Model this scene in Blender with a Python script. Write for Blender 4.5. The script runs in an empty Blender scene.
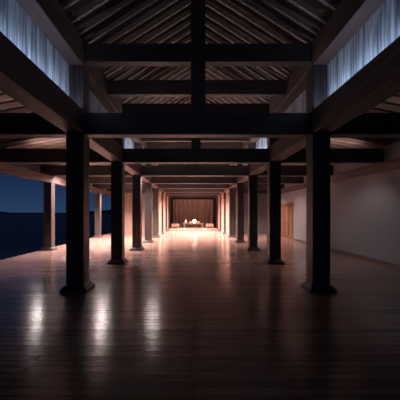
import bpy, bmesh, math, random
from mathutils import Vector, Matrix
random.seed(4)
C=0.125            # building axis
HW=2.5             # half spacing inner columns
F1=6.25; BAY=3.37
FR=[F1+BAY*i for i in range(-3,9)]   # frame positions
VIS=[F1+BAY*i for i in range(0,8)]
YB=33.2; YF=-4.0
sc=bpy.context.scene
try:
    sc.view_settings.view_transform='Standard'; sc.view_settings.look='None'
except Exception: pass

# ---------------- materials
def mat(name):
    m=bpy.data.materials.new(name); m.use_nodes=True
    nt=m.node_tree; b=nt.nodes['Principled BSDF']; return m,nt,b
def wood(name,c1,c2,rough=0.5,axis='Y',scale=1.0,bump=0.2):
    m,nt,b=mat(name)
    tc=nt.nodes.new('ShaderNodeTexCoord'); mp=nt.nodes.new('ShaderNodeMapping')
    s={'X':(0.7,14,14),'Y':(14,0.7,14),'Z':(14,14,0.7)}[axis]
    mp.inputs['Scale'].default_value=[v*scale for v in s]
    n=nt.nodes.new('ShaderNodeTexNoise'); n.inputs['Scale'].default_value=1.5; n.inputs['Detail'].default_value=5; n.inputs['Distortion'].default_value=0.6
    r=nt.nodes.new('ShaderNodeValToRGB'); r.color_ramp.elements[0].color=(*c1,1); r.color_ramp.elements[1].color=(*c2,1)
    r.color_ramp.elements[0].position=.36; r.color_ramp.elements[1].position=.64
    bp=nt.nodes.new('ShaderNodeBump'); bp.inputs['Strength'].default_value=bump; bp.inputs['Distance'].default_value=0.01
    L=nt.links.new
    L(tc.outputs['Object'],mp.inputs[0]); L(mp.outputs[0],n.inputs[0]); L(n.outputs[0],r.inputs[0])
    L(r.outputs[0],b.inputs['Base Color']); L(n.outputs[0],bp.inputs['Height']); L(bp.outputs[0],b.inputs['Normal'])
    b.inputs['Roughness'].default_value=rough
    return m
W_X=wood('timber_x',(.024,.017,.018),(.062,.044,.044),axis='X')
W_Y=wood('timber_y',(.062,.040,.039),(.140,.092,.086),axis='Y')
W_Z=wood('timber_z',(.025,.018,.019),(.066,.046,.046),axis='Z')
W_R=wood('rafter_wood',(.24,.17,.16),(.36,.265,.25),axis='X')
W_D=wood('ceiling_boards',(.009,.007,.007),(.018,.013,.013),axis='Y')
W_L=wood('pale_screen_wood',(.38,.25,.21),(.52,.35,.30),axis='Z')
W_DOOR=wood('door_wood',(.18,.085,.06),(.26,.13,.09),axis='Z')
W_T=wood('table_wood',(.20,.11,.08),(.3,.17,.12),axis='X',rough=.35)
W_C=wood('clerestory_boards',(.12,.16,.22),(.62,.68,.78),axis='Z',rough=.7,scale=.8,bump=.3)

def floor_mat():
    m,nt,b=mat('polished_floor_boards'); L=nt.links.new
    tc=nt.nodes.new('ShaderNodeTexCoord')
    br=nt.nodes.new('ShaderNodeTexBrick'); br.offset=.37
    br.inputs['Color1'].default_value=(.27,.160,.135,1); br.inputs['Color2'].default_value=(.45,.285,.245,1)
    br.inputs['Mortar'].default_value=(.02,.012,.012,1)
    br.inputs['Scale'].default_value=1; br.inputs['Mortar Size'].default_value=.008
    br.inputs['Brick Width'].default_value=4.6; br.inputs['Row Height'].default_value=.125
    L(tc.outputs['Object'],br.inputs[0])
    mp=nt.nodes.new('ShaderNodeMapping'); mp.inputs['Scale'].default_value=(.25,16,1)
    n=nt.nodes.new('ShaderNodeTexNoise'); n.inputs['Scale'].default_value=1.3; n.inputs['Detail'].default_value=3
    L(tc.outputs['Object'],mp.inputs[0]); L(mp.outputs[0],n.inputs[0])
    mx=nt.nodes.new('ShaderNodeMix'); mx.data_type='RGBA'; mx.blend_type='MULTIPLY'; mx.inputs[0].default_value=.45
    L(br.outputs[0],mx.inputs[6])
    r=nt.nodes.new('ShaderNodeValToRGB'); r.color_ramp.elements[0].color=(.5,.5,.5,1)
    L(n.outputs[0],r.inputs[0]); L(r.outputs[0],mx.inputs[7])
    L(mx.outputs[2],b.inputs['Base Color'])
    b.inputs['Roughness'].default_value=.18
    b.inputs['Specular IOR Level'].default_value=1.0
    bp=nt.nodes.new('ShaderNodeBump'); bp.inputs['Strength'].default_value=.5; bp.inputs['Distance'].default_value=.005
    ad=nt.nodes.new('ShaderNodeMath'); ad.operation='MULTIPLY_ADD'; ad.inputs[1].default_value=-.8
    L(br.outputs['Fac'],ad.inputs[0]); L(n.outputs[0],ad.inputs[2]); L(ad.outputs[0],bp.inputs['Height'])
    L(bp.outputs[0],b.inputs['Normal'])
    return m
FLOOR=floor_mat()
def plain(name,c,rough=.6,metal=0,noise=.12,ns=4):
    m,nt,b=mat(name); n=nt.nodes.new('ShaderNodeTexNoise'); n.inputs['Scale'].default_value=ns; n.inputs['Detail'].default_value=5
    r=nt.nodes.new('ShaderNodeValToRGB')
    r.color_ramp.elements[0].color=(*[v*(1-noise) for v in c],1); r.color_ramp.elements[1].color=(*[min(1,v*(1+noise)) for v in c],1)
    nt.links.new(n.outputs[0],r.inputs[0]); nt.links.new(r.outputs[0],b.inputs['Base Color'])
    b.inputs['Roughness'].default_value=rough; b.inputs['Metallic'].default_value=metal
    return m
PLASTER=plain('lime_plaster',(.275,.275,.305),.85,noise=.2,ns=1.2)
BLACK=plain('black_metal',(.01,.01,.01),.5)
CUSH=plain('cushion_fabric',(.12,.07,.06),.9,ns=30)
CURT=plain('curtain_fabric',(.42,.29,.26),.9,ns=12)
CERAM=plain('white_ceramic',(.8,.72,.65),.3)
LAND=plain('dark_land',(.006,.008,.012),1,ns=.02)
def emis(name,c,s):
    m,nt,b=mat(name); b.inputs['Base Color'].default_value=(*c,1); b.inputs['Emission Color'].default_value=(*c,1); b.inputs['Emission Strength'].default_value=s
    return m
PAPER=emis('lantern_paper',(1,.78,.6),3)
m,nt,b=mat('night_water'); b.inputs['Base Color'].default_value=(.002,.005,.012,1); b.inputs['Roughness'].default_value=.45; b.inputs['Specular IOR Level'].default_value=.2
n=nt.nodes.new('ShaderNodeTexNoise'); n.inputs['Scale'].default_value=60; bp=nt.nodes.new('ShaderNodeBump'); bp.inputs['Strength'].default_value=.5
nt.links.new(n.outputs[0],bp.inputs['Height']); nt.links.new(bp.outputs[0],b.inputs['Normal']); WATER=m

# ---------------- mesh helpers
def box(bm,x0,x1,y0,y1,z0,z1,mi=0):
    vs=[bm.verts.new((x,y,z)) for x in(x0,x1) for y in(y0,y1) for z in(z0,z1)]
    for f in ((0,1,3,2),(4,6,7,5),(0,4,5,1),(2,3,7,6),(0,2,6,4),(1,5,7,3)):
        fc=bm.faces.new([vs[i] for i in f]); fc.material_index=mi
def frustum(bm,cx,cy,z0,z1,h0,h1,mi=0):
    a=[bm.verts.new((cx+sx*h0,cy+sy*h0,z0)) for sx,sy in((-1,-1),(1,-1),(1,1),(-1,1))]
    t=[bm.verts.new((cx+sx*h1,cy+sy*h1,z1)) for sx,sy in((-1,-1),(1,-1),(1,1),(-1,1))]
    fs=[bm.faces.new(a[::-1]),bm.faces.new(t)]
    for i in range(4): fs.append(bm.faces.new((a[i],a[(i+1)%4],t[(i+1)%4],t[i])))
    for f in fs: f.material_index=mi
def slant(bm,xa,za,xb,zb,y0,y1,th,mi=0):
    vs=[]
    for y in(y0,y1):
        vs+= [bm.verts.new((xa,y,za)),bm.verts.new((xb,y,zb)),bm.verts.new((xb,y,zb+th)),bm.verts.new((xa,y,za+th))]
    for f in ((0,1,2,3),(7,6,5,4),(0,4,5,1),(1,5,6,2),(2,6,7,3),(3,7,4,0)):
        fc=bm.faces.new([vs[i] for i in f]); fc.material_index=mi
def fin(bm,name,mats,bevel=0,parent=None,smooth=False,origin=True):
    bmesh.ops.recalc_face_normals(bm,faces=bm.faces)
    c=Vector((0,0,0))
    if origin and len(bm.verts):
        lo=Vector([min(v.co[i] for v in bm.verts) for i in range(3)]); hi=Vector([max(v.co[i] for v in bm.verts) for i in range(3)])
        c=(lo+hi)/2; c.z=lo.z
        bmesh.ops.translate(bm,verts=bm.verts,vec=-c)
    me=bpy.data.meshes.new(name); bm.to_mesh(me); bm.free()
    for m in (mats if isinstance(mats,list) else [mats]): me.materials.append(m)
    if smooth:
        for p in me.polygons: p.use_smooth=True
    o=bpy.data.objects.new(name,me); sc.collection.objects.link(o); o.location=c
    if bevel:
        md=o.modifiers.new('bevel','BEVEL'); md.width=bevel; md.segments=2; md.limit_method='ANGLE'
    if parent: o.parent=parent
    return o
def mk(name,mats,boxes,bevel=.012,**k):
    bm=bmesh.new()
    for b_ in boxes: box(bm,*b_)
    return fin(bm,name,mats,bevel,**k)

XL=-6.18; XR=6.05
# ---------------- shell
mk('floor',FLOOR,[(-6.45,6.25,YF,YB+.2,-.25,0)],0,origin=False)
mk('trim_1',W_Y,[(-6.52,-6.45,YF,YB+.2,-.35,.0)],.01)
DY0,DY1=18.0,20.9
mk('wall_right',PLASTER,[(XR,XR+.2,YF,DY0,0,3.7),(XR,XR+.2,DY1,YB,0,3.7),(XR,XR+.2,DY0,DY1,2.25,3.7)],0,origin=False)
mk('baseboard_right',W_Y,[(XR-.03,XR,YF,DY0-.1,0,.09)],.004)
mk('wall_back',W_D,[(-6.45,6.25,YB,YB+.2,0,3.7),(C-HW-.3,C+HW+.3,YB,YB+.2,3.7,6.8)],0,origin=False)
mk('wall_aisle_left',W_L,[(XL+.2,C-HW-.2,23.6,23.75,0,3.2)],0)
mk('wall_aisle_right',PLASTER,[(C+HW+.2,XR,24.2,24.35,0,3.2)],0)
bm=bmesh.new()
box(bm,XR+.02,XR+.10,DY0+.01,DY1-.01,0,.06); box(bm,XR-.03,XR+.0,DY0-.08,DY0+.02,0,2.2); box(bm,XR-.03,XR+.0,DY1-.02,DY1+.08,0,2.2); box(bm,XR-.03,XR+.0,DY0-.08,DY1+.08,2.12,2.24)
n_=3; w=(DY1-DY0)/n_
for i in range(n_):
    a=DY0+i*w
    box(bm,XR+.05,XR+.09,a+.02,a+w-.02,.06,2.22)
    for (p,q,r,s) in ((a+.02,a+.12,.06,2.2),(a+w-.12,a+w-.02,.06,2.2)): box(bm,XR+.02,XR+.07,p,q,r,s)
    for z in(.08,.95,2.05): box(bm,XR+.02,XR+.07,a+.12,a+w-.12,z,z+.1)
fin(bm,'door_1',W_DOOR,.004)

# ---------------- columns
CW=.18
def column(x,y,top,hw=CW):
    bm=bmesh.new()
    box(bm,x-hw,x+hw,y-hw,y+hw,.12,top)
    box(bm,x-hw-.09,x+hw+.09,y-hw-.09,y+hw+.09,0,.07)
    frustum(bm,x,y,.07,.14,hw+.08,hw+.015)
    fin(bm,'wooden_column',W_Z,.012)
for y in FR:
    if y>YB-.5: continue
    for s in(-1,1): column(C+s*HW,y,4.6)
for i in range(-3,9,2):
    y=F1+BAY*(i+1)
    if y<YB and y>YF: column(XL,y,2.9,.17)
# ---------------- beams
for s in(-1,1):
    x=C+s*HW
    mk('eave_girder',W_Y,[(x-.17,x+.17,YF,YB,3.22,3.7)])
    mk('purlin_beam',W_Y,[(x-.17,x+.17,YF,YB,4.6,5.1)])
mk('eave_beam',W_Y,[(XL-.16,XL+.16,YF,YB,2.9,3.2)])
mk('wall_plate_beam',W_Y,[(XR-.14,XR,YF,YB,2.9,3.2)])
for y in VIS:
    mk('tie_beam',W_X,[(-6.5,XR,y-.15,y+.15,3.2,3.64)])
y=F1
while y<YB-1:
    mk('collar_beam',W_X,[(C-HW+.1,C+HW-.1,y-.1,y+.1,4.7,5.08)])
    y+=BAY/2
ZR=6.75
for y in VIS:
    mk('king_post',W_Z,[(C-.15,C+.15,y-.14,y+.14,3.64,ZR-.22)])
mk('ridge_beam',W_Y,[(C-.12,C+.12,YF,YB,ZR-.22,ZR+.1)])
bm=bmesh.new(); y=YF+.2
while y<YB-.2:
    for s in(-1,1): slant(bm,C+s*(HW+.5),4.83,C,ZR,y-.028,y+.028,.10)
    y+=.38
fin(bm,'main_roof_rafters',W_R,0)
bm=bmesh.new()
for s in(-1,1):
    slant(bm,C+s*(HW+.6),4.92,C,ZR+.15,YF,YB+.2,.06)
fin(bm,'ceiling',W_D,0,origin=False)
bm=bmesh.new(); bm2=bmesh.new(); y=YF+.2
while y<YB-.2:
    slant(bm,C-HW-.2,4.35,-7.2,3.5,y-.028,y+.028,.12)
    slant(bm,C+HW+.2,4.35,XR+.6,3.6,y-.028,y+.028,.12)
    y+=.4
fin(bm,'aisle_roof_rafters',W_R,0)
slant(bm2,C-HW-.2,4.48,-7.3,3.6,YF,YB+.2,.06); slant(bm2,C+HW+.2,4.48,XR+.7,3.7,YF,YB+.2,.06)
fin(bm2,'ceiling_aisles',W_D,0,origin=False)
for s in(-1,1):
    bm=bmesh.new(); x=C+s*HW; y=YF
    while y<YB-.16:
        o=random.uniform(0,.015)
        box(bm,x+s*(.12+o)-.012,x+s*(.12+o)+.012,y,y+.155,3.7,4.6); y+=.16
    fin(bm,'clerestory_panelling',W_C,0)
# ---------------- screens at the far end between columns
for s in(-1,1):
    x=C+s*HW
    for k in range(4,7):
        bm=bmesh.new()
        a=F1+BAY*k+CW+.03; e=a+BAY-2*CW-.06
        box(bm,x-.02,x+.02,a,e,.0,3.2)
        for j in range(7):
            yy=a+.03+(e-a-.06)*j/6; box(bm,x-.045,x+.045,yy-.03,yy+.03,0,3.2)
        for z in(.05,1.1,2.2,3.1): box(bm,x-.04,x+.04,a,e,z,z+.06)
        fin(bm,'lattice_screen',W_L,0)
mk('platform',FLOOR,[(C-HW+.3,C+HW-.3,27.0,YB-.01,0,.16)],.01)
mk('platform_step',W_T,[(C-1.6,C+1.6,26.5,26.98,0,.08)],.008)
bm=bmesh.new(); N=220; prev=None
for i in range(N+1):
    x=C-2.2+4.4*i/N; yy=YB-.16+.06*math.sin(i*2*math.pi/22)
    a=bm.verts.new((x,yy,.2)); t=bm.verts.new((x,yy,3.1))
    if prev: bm.faces.new((prev[0],a,t,prev[1]))
    prev=(a,t)
fin(bm,'curtain',CURT,smooth=True)
# altar table
bm=bmesh.new(); ty=30.3; z0=.16
box(bm,C-1.05,C+1.05,ty-.4,ty+.4,z0+.36,z0+.42)
for sx in(-.9,.9):
    box(bm,C+sx-.05,C+sx+.05,ty-.34,ty+.34,z0,z0+.36)
box(bm,C-.86,C+.86,ty-.02,ty+.02,z0+.2,z0+.3)
fin(bm,'low_table',W_T,.008)
def lathe(name,prof,x,y,z,mats,seg=24):
    bm=bmesh.new(); rings=[]
    for r,h in prof: rings.append([bm.verts.new((x+r*math.cos(2*math.pi*i/seg),y+r*math.sin(2*math.pi*i/seg),z+h)) for i in range(seg)])
    for a,b_ in zip(rings,rings[1:]):
        for i in range(seg): bm.faces.new((a[i],a[(i+1)%seg],b_[(i+1)%seg],b_[i]))
    bm.faces.new(rings[0][::-1]); bm.faces.new(rings[-1])
    return fin(bm,name,mats,smooth=True)
zt=z0+.42
lathe('paper_lantern',[(.09,0),(.14,.03),(.18,.1),(.18,.24),(.13,.34),(.08,.37)],C+.12,ty,zt,PAPER)
lathe('ceramic_bowl',[(.06,0),(.07,.02),(.14,.1),(.16,.14),(.14,.14),(.05,.04)],C+.5,ty,zt,CERAM)
lathe('ceramic_bowl',[(.06,0),(.07,.02),(.14,.1),(.16,.14),(.14,.14),(.05,.04)],C-.28,ty,zt,CERAM)
lathe('ceramic_vase',[(.06,0),(.12,.08),(.13,.16),(.06,.28),(.05,.34),(.07,.37)],C-.75,ty,zt,CERAM)
for sx in(-1.75,1.6):
    bm=bmesh.new(); x=C+sx
    box(bm,x-.38,x+.38,29.2,29.9,z0+.1,z0+.34)
    for a in(-.32,.32):
        for b_ in(29.26,29.84): box(bm,x+a-.04,x+a+.04,b_-.04,b_+.04,z0,z0+.1)
    box(bm,x-.36,x+.36,29.22,29.88,z0+.34,z0+.42,1)
    fin(bm,'cushioned_stool',[W_T,CUSH],.02)

# ---------------- lights
WARM=(1,.73,.63); NEUT=(1,.86,.82)
def can(x,y,z,power,size=175,col=WARM,r=.1,blend=.5):
    bm=bmesh.new(); seg=20
    for r0,z_0,z_1 in((.12,0,.14),(.108,0,.12)):
        a=[bm.verts.new((x+r0*math.cos(2*math.pi*i/seg),y+r0*math.sin(2*math.pi*i/seg),z+z_0)) for i in range(seg)]
        t=[bm.verts.new((x+r0*math.cos(2*math.pi*i/seg),y+r0*math.sin(2*math.pi*i/seg),z+z_1)) for i in range(seg)]
        for i in range(seg): bm.faces.new((a[i],a[(i+1)%seg],t[(i+1)%seg],t[i]))
        bm.faces.new(t)
    box(bm,x-.02,x+.02,y-.3,y,z+.14,z+.18)
    o=fin(bm,'ceiling_downlight',BLACK)
    ld=bpy.data.lights.new('downlight_lamp','SPOT'); ld.energy=power; ld.color=col; ld.spot_size=math.radians(size); ld.spot_blend=blend; ld.shadow_soft_size=r
    lo=bpy.data.objects.new('lamp',ld); sc.collection.objects.link(lo); lo.parent=o
    lo.matrix_parent_inverse=Matrix.Translation(-o.location); lo.location=(x,y,z-.1)
f=lambda k:F1+BAY*k+.32
for k,ps in {2:[(-5.15,430),(-4.05,480),(-1.75,260)],3:[(-5.4,2600),(-4.1,2300),(-.9,700),(1.1,700),(4.4,260)],
             4:[(-5.0,2800),(-1,2300),(1.2,2300),(4.2,900)],5:[(-1,3400),(1.2,3400)],6:[(-1,2300),(1.2,2300)]}.items():
    for x,p in ps: can(x,f(k),3.44,p,size=175 if k<3 else 140,blend=.5 if k<3 else .9,r=.13 if k<3 else .1,col=NEUT if k<3 else WARM)
for x in(-5.3,-4.0): can(x,f(2)+.45,3.44,900,size=120,blend=.9)
can(-5.3,f(1),3.44,260,size=110,blend=1)  # extra lamp added behind the tie to brighten the near left aisle floor
can(-6.9,f(2),3.30,75,col=NEUT,r=.13)  # added lamp, hidden by the eave beam, gives a reflection streak on the floor
can(4.4,f(1),3.44,45,size=140,col=NEUT)
def area(name,x,y,z,sx,sy,power,col,d):
    ld=bpy.data.lights.new(name,'AREA'); ld.shape='RECTANGLE'; ld.size=sx; ld.size_y=sy; ld.energy=power; ld.color=col
    lo=bpy.data.objects.new(name,ld); sc.collection.objects.link(lo); lo.location=(x,y,z)
    zc=-Vector(d).normalized(); yc=Vector((0,1,0)); yc=(yc-zc*yc.dot(zc)).normalized(); xc=yc.cross(zc)
    lo.rotation_euler=Matrix((xc,yc,zc)).transposed().to_euler()
for s in(-1,1):
    x=C+s*(HW-.13)
    y0,y1=YF+.5,F1-.25
    area('cove_light_strip',x,(y0+y1)/2,3.73,.04,y1-y0,29,(.64,.77,1),(s*.9,0,.8))
    y0,y1=F1+BAY+.3,F1+2*BAY-.3
    area('cove_light_strip',x,(y0+y1)/2,3.73,.04,y1-y0,18,(.7,.82,1),(s*.9,0,.8))
for k,p in {0:7,1:24,2:45,3:70,4:90,5:90}.items():  # added fill lamps, hidden above the ties, to brighten the main rafters
    y=F1+BAY*k
    for s in (-1,1): area('rafter_fill_light',C+s*1.2,y+.05,3.66,1.6,.08,p/2,NEUT if k<2 else WARM,(0,.25,1))
for k,p in {0:4,1:18,2:45,3:65,4:60}.items():  # more added fill, out of view, lifting the aisle rafters
    y=F1+BAY*k
    for s in (-1,1): area('rafter_fill_light',C+s*4.2,y+.05,3.66,2.2,.08,p/(1 if s<0 else 2.2),WARM,(0,.25,1))

# ---------------- outside
mk('sea_water',WATER,[(-900,-6.6,-200,1190,-1.2,-1.1)],0,origin=False)
bm=bmesh.new(); prev=None
for i in range(161):
    t=i/160; x=-1400+1700*t; h=8+7*math.sin(t*9+1)+5*math.sin(t*23)+2*math.sin(t*61)
    a=bm.verts.new((x,1200,-2)); tt=bm.verts.new((x,1260,max(3,h)))
    if prev: bm.faces.new((prev[0],a,tt,prev[1]))
    prev=(a,tt)
fin(bm,'distant_hills',LAND)
w=bpy.data.worlds.new('night'); sc.world=w; w.use_nodes=True; nt=w.node_tree; bg=nt.nodes['Background']
tc=nt.nodes.new('ShaderNodeTexCoord'); sp=nt.nodes.new('ShaderNodeSeparateXYZ'); r=nt.nodes.new('ShaderNodeValToRGB')
nt.links.new(tc.outputs['Generated'],sp.inputs[0]); nt.links.new(sp.outputs[2],r.inputs[0]); nt.links.new(r.outputs[0],bg.inputs[0])
e=r.color_ramp.elements; e[0].position=0; e[0].color=(.018,.038,.088,1); e[1].position=.9; e[1].color=(.006,.009,.024,1)
x_=e.new(.10); x_.color=(.008,.020,.062,1)
bg.inputs[1].default_value=1.2

cd=bpy.data.cameras.new('camera'); cd.lens=27; cd.sensor_width=36; cd.shift_x=.02; cd.shift_y=.0325; cd.clip_end=3000
co=bpy.data.objects.new('camera',cd); sc.collection.objects.link(co); co.location=(0,0,1.6); co.rotation_euler=(math.pi/2,0,0)
sc.camera=co
